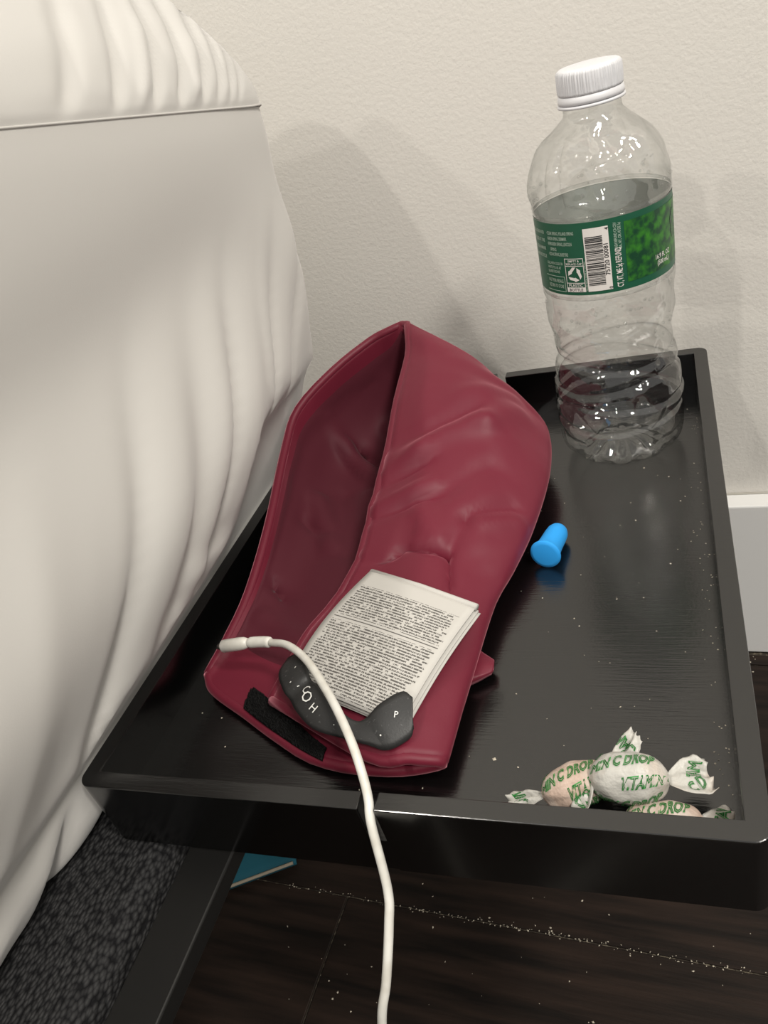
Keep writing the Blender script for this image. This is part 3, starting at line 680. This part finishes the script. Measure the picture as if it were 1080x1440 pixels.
# source list and small print
for i, (t, mw) in enumerate((('\u2022CLEAR SPRING, POLAND SPRING', .0165), ('\u2022GARDEN SPRING, DENMARK', .0125), ('\u2022EVERGREEN SPRING, LINCOLN', .0150), ('SPRING', .0042), ('\u2022CEDAR SPRING, BURFORD', .0125))):
    gy.text(t, D2(222+(2.5 if i == 3 else 0)), Z1-.0048-.0026*i, .0017, maxw=mw, left=True)
for i, t in enumerate(('NATURAL SPRING WATER', 'BOTTLED AT THE', 'SOURCE IN MAINE', 'PLEASE RECYCLE')): gy.text(t, D2(196), Z1-.0048-.0040*i, .0017, maxw=.0130, left=True)
for i, t in enumerate(('CALL WITH CODE OR', 'WRITE TO US AT', 'QUESTIONS')): gy.text(t, D2(218), Z0+.0162-.0022*i, .0014, maxw=.0110-.0012*i, left=True)
for i, t in enumerate(('NOT FOR RESALE', 'RETURN TO STORE')): gy.text(t, D2(217), Z0+.0072-.0028*i, .0018, maxw=.0108, left=True)
for (x0, x1, y0, y1) in ((D2(214), D2(237), Z0+.0093, Z0+.0096), (D2(214), D2(237), Z0+.0016, Z0+.0019), (D2(236.4), D2(237), Z0+.0016, Z0+.0096)): gy.rect(x0, x1, y0, y1)
wh.text('CT, VT, ME 5\u00a2 REFUND', D2(284.4), Z0+.0118, .0030, True, maxw=.0195)
gy.text('CASH REFUND CA CRV', D2(282.6), Z1-.0088, .0015, True, maxw=.0130); gy.text('MA, NY, OR HI DE 5\u00a2', D2(286.2), Z1-.0090, .0015, True, maxw=.0125)
gy.text('FILLED WITH CARE AT SPRING', D2(256.6), Z0+.0098, .0008, True, maxw=.0150)
wh.text('16.9 FL OZ', D2(326), Z0+.0105, .0024, maxw=.0110); wh.text('(500 mL)', D2(326), Z0+.0070, .0024, maxw=.0090)
wh.add([cyl(D2(a), Z0+z_, .0003) for a, z_ in ((343, .0150), (340, .0250), (346, .0290), (372, .0290), (372, .0150))], [(0, 1, 2, 3, 4)])
pyd('print_white', wh.v, wh.f, M['label_white'], lab, smooth=False); pyd('print_grey', gy.v, gy.f, M['label_grey'], lab, smooth=False); pyd('print_black', ik.v, ik.f, M['ink'], lab, smooth=False)
# clinging water droplets
vs, fs = [], []; random.seed(5)
for k in range(150):
    a = random.uniform(0, 2*math.pi); z = random.choice((random.uniform(.062, .104), random.uniform(.144, .156), random.uniform(.03, .10)))
    i = min(range(len(dense)), key=lambda i: abs(dense[i].x-z)); r = dense[i].y+fac(a, z)-.0002
    c = lean(Vector((r*math.cos(a), r*math.sin(a), z))); s_ = random.uniform(.0004, .0011)
    bm = bmesh.new(); bmesh.ops.create_icosphere(bm, subdivisions=1, radius=s_, matrix=Matrix.Translation(c)); n0 = len(vs); bm.verts.index_update()
    vs += [v.co.copy() for v in bm.verts]; fs += [tuple(v.index+n0 for v in f.verts) for f in bm.faces]; bm.free()
pyd('water_droplets', vs, fs, M['plastic'], bot, kind='stuff')

# ================================================================== wrapped sweets
def candy(label, loc, rz, ry, size, mt, tails, phase=0.0, roll=0.0):
    # body along local x; tails: list of (sign, yaw, pitch, length, width)
    t = thing('wrapped_candy', label, 'candy', (loc[0], loc[1], FL), 'wrapped vitamin drops in the tray corner')
    Mx = Matrix.Translation(Vector(loc)+off) @ Matrix.Rotation(rz, 4, 'Z') @ Matrix.Rotation(ry, 4, 'Y')
    Lx, Ry_, Rz_ = size
    def surf(x, a, k=1.0):
        s = max(0.0, 1-abs(x)**2.6)**0.5; s = max(s, 0.20)
        w_ = 1+0.10*noise.noise((x*2.2+phase, 1.3*math.cos(a), 1.3*math.sin(a)))+0.07*abs(noise.noise((x*4+phase*3, 2.6*math.cos(a), 2.6*math.sin(a))))+0.10*math.cos(5*a+phase)*abs(x)**3
        return Vector((x*Lx, Ry_*s*w_*math.cos(a)*k, Rz_*s*w_*math.sin(a)*k))
    vs, fs = [], []; N, S = 30, 40
    for i in range(N+1):
        x = math.sin(math.pi*(i/N-0.5))
        for k in range(S): vs.append(Mx @ surf(x, 2*math.pi*k/S))
    for i in range(N):
        for k in range(S): fs.append((i*S+k, i*S+(k+1) % S, (i+1)*S+(k+1) % S, (i+1)*S+k))
    fs += [tuple(range(S))[::-1], tuple(N*S+k for k in range(S))]
    body = pyd('wrapped_body', vs, fs, mt, t)
    # overlapping flap of the wrapper
    vs, fs = [], []
    for i in range(21):
        x = -0.9+1.8*i/20
        for k in range(5):
            a = math.radians(116+roll+k*9); vs.append(Mx @ surf(x, a, 1.012+0.006*(4-k)))
    for i in range(20):
        for k in range(4): fs.append((i*5+k, (i+1)*5+k, (i+1)*5+k+1, i*5+k+1))
    pyd('wrapper_flap', vs, fs, mt, t)
    ac = Acc()
    for row, (txt, x0, adeg) in enumerate((('VITAMIN C DROP', -0.45, 84), ('DROP', -1.0, 30), ('VITAMIN C', 0.45, 140), ('VITAMIN C DROP', -0.3, 196))):
        tv, tf, w_, h_ = text2d(txt, 0.01, 0.034); sz = 0.0058; out = []
        for (x, y) in tv:
            X = (x*sz*0.62+y*sz*0.25)/Lx + x0; Y = -y*sz/((Ry_+Rz_)/2)-0.25*X
            X = max(-.97, min(.97, X)); out.append(Mx @ surf(X, math.radians(adeg+roll)+Y, 1.05))
        ac.add(out, tf)
    pyd('wrapper_lettering', ac.v, ac.f, M['green_ink'], body, smooth=False)
    for (sg, yaw, pit, ln, wd) in tails:
        Tm = Mx @ Matrix.Translation((sg*Lx*0.97, 0, 0)) @ Matrix.Rotation(yaw, 4, 'Z') @ Matrix.Rotation(-pit*sg, 4, 'Y')
        vs, fs = [], []; NL, NW = 12, 24
        for i in range(NL+1):
            u = i/NL
            for k in range(NW+1):
                v = k/NW-0.5
                w_ = wd*(0.26+0.74*math.sin(min(1.0, u*1.25)*math.pi/2)**0.9)*(1-0.25*smooth01(.75, 1, u))
                yy = v*w_; pk = 0.10+0.9*u
                zz = 0.0012*pk*math.sin(v*13+phase+u*3)+0.0022*noise.noise((v*5+phase, u*4, sg))*pk + 0.0022*(u)*(4*v*v)*math.sin(phase*3+1)
                e = ln*(1+0.16*noise.noise((v*4+phase*2, sg*3, 0)))
                vs.append(Tm @ Vector((sg*u*e, yy, zz)))
        for i in range(NL):
            for k in range(NW): fs.append((i*(NW+1)+k, (i+1)*(NW+1)+k, (i+1)*(NW+1)+k+1, i*(NW+1)+k+1))
        zmin = min(v.z for v in vs)
        for v in vs:
            if v.z < FL+.0006: v.z = FL+.0006+0.15*abs(v.z-FL)
        o = pyd('twisted_end', vs, fs, M['wrapper'], t); s = o.modifiers.new('s', 'SOLIDIFY'); s.thickness = 0.0002
        ac = Acc()
        for (txt, u0, v0, rt) in (('TAM', .66, .16, 1.2), ('C D', .62, -.20, 0.5)):
            tv, tf, w_, h_ = text2d(txt, 0.01, 0.034); sz = .0058; out = []
            for (x, y) in tv:
                X = x*sz*.55; Y = y*sz; uu = u0+(X*math.cos(rt)-Y*math.sin(rt))/ln; vv = v0+(X*math.sin(rt)+Y*math.cos(rt))/wd
                uu = max(.1, min(.97, uu)); vv = max(-.47, min(.47, vv)); i = min(NL-1, int(uu*NL)); k = min(NW-1, int((vv+.5)*NW)); fu = uu*NL-i; fv = (vv+.5)*NW-k
                g = lambda i, k: Vector(vs[i*(NW+1)+k])
                q = g(i, k).lerp(g(i+1, k), fu).lerp(g(i, k+1).lerp(g(i+1, k+1), fu), fv); out.append(q+Vector((0, -.0002, .00035)))
            ac.add(out, tf)
        pyd('wrapper_lettering', ac.v, ac.f, M['green_ink'], o, smooth=False)
    return t
candy('white vitamin drop candy in a twisted wrapper lying across two other candies', (.0880, .0185, .0135), D2(4), D2(4), (.0132, .0082, .0088), M['wrapper'], [(1, D2(10), D2(0), .0140, .0160), (-1, D2(48), D2(-38), .0125, .0120)], 0.4)
candy('pinkish wrapped vitamin drop candy lying nearest to the maroon eye mask', (.0695, .0185, .0078), D2(20), D2(-10), (.0125, .0075, .0072), M['wrapper_pink'], [(-1, D2(-18), D2(-8), .0145, .0085), (1, D2(28), D2(20), .0170, .0090)], 1.7)
candy('pinkish wrapped vitamin drop candy pressed low against the front rim and corner', (.0985, .0082, .0060), D2(6), D2(0), (.0125, .0062, .0058), M['wrapper_pink'], [(1, D2(6), D2(-4), .0105, .0110), (-1, D2(10), D2(-4), .0100, .0090)], 2.9)

# ================================================================== crumbs and lint
def chips(name, pts, label):
    vs, fs = [], []
    for (c, s_) in pts:
        n0 = len(vs); c = Vector(c)
        R_ = Matrix.Rotation(random.uniform(0, 6.28), 3, 'Z'); f = random.uniform(.4, 1)
        q = [R_ @ Vector(p) for p in ((s_, 0, 0), (0, s_*f, 0), (-s_*.8, 0, 0), (0, -s_*f*.7, 0), (0, 0, s_*.6))]
        vs += [c+p for p in q]; fs += [(n0, n0+1, n0+4), (n0+1, n0+2, n0+4), (n0+2, n0+3, n0+4), (n0+3, n0, n0+4), (n0+3, n0+2, n0+1, n0)]
    o = pyd(name, vs, fs, M['crumb'], smooth=False, kind='stuff', base=pts[0][0]); tag(o, label, 'crumbs'); return o
random.seed(11)
pts = [((.0361, .033, FL+.0001), .0011), ((.046, .030, FL+.0001), .0006)]
for k in range(170): pts.append(((random.uniform(-.118, .12), random.uniform(.004, .318), FL+.0001), random.choice((.00025, .0003, .00042, .00055))))
for k in range(70): pts.append((((W2-.001-abs(random.gauss(0, .004))), random.uniform(.02, .30), FL+.0001), random.uniform(.00025, .0006)))
for k in range(25): pts.append(((random.uniform(-.09, .0), abs(random.gauss(.004, .004)), FL+.0001), random.uniform(.0003, .0007)))
chips('crumbs', pts, 'tiny pale crumbs and lint scattered over the black tray floor')
pts = []
for k in range(220):
    x = random.uniform(-.2, .25); y = y_seam + random.gauss(0, .0012); q = RZ.inverted() @ Vector((x, y, .0001)); pts.append((tuple(q), random.uniform(.0003, .0009)))
for k in range(120):
    q = RZ.inverted() @ Vector((random.uniform(-.2, .25), random.uniform(-.02, .2), .0001)); pts.append((tuple(q), random.choice((.0004, .0005, .0008, .0011))))
for k in range(60):
    q = RZ.inverted() @ Vector((random.uniform(.12, .3), YB-.004-abs(random.gauss(0, .006)), .0001)); pts.append((tuple(q), random.uniform(.0005, .0013)))
chips('floor_crumbs', pts, 'tiny pale crumbs scattered on the dark wooden floor')

# everything laid out in the tray's axes turns 3 degrees with the bed
bpy.context.view_layer.update()
for o in TFRAME: o.matrix_world = RZ @ o.matrix_world
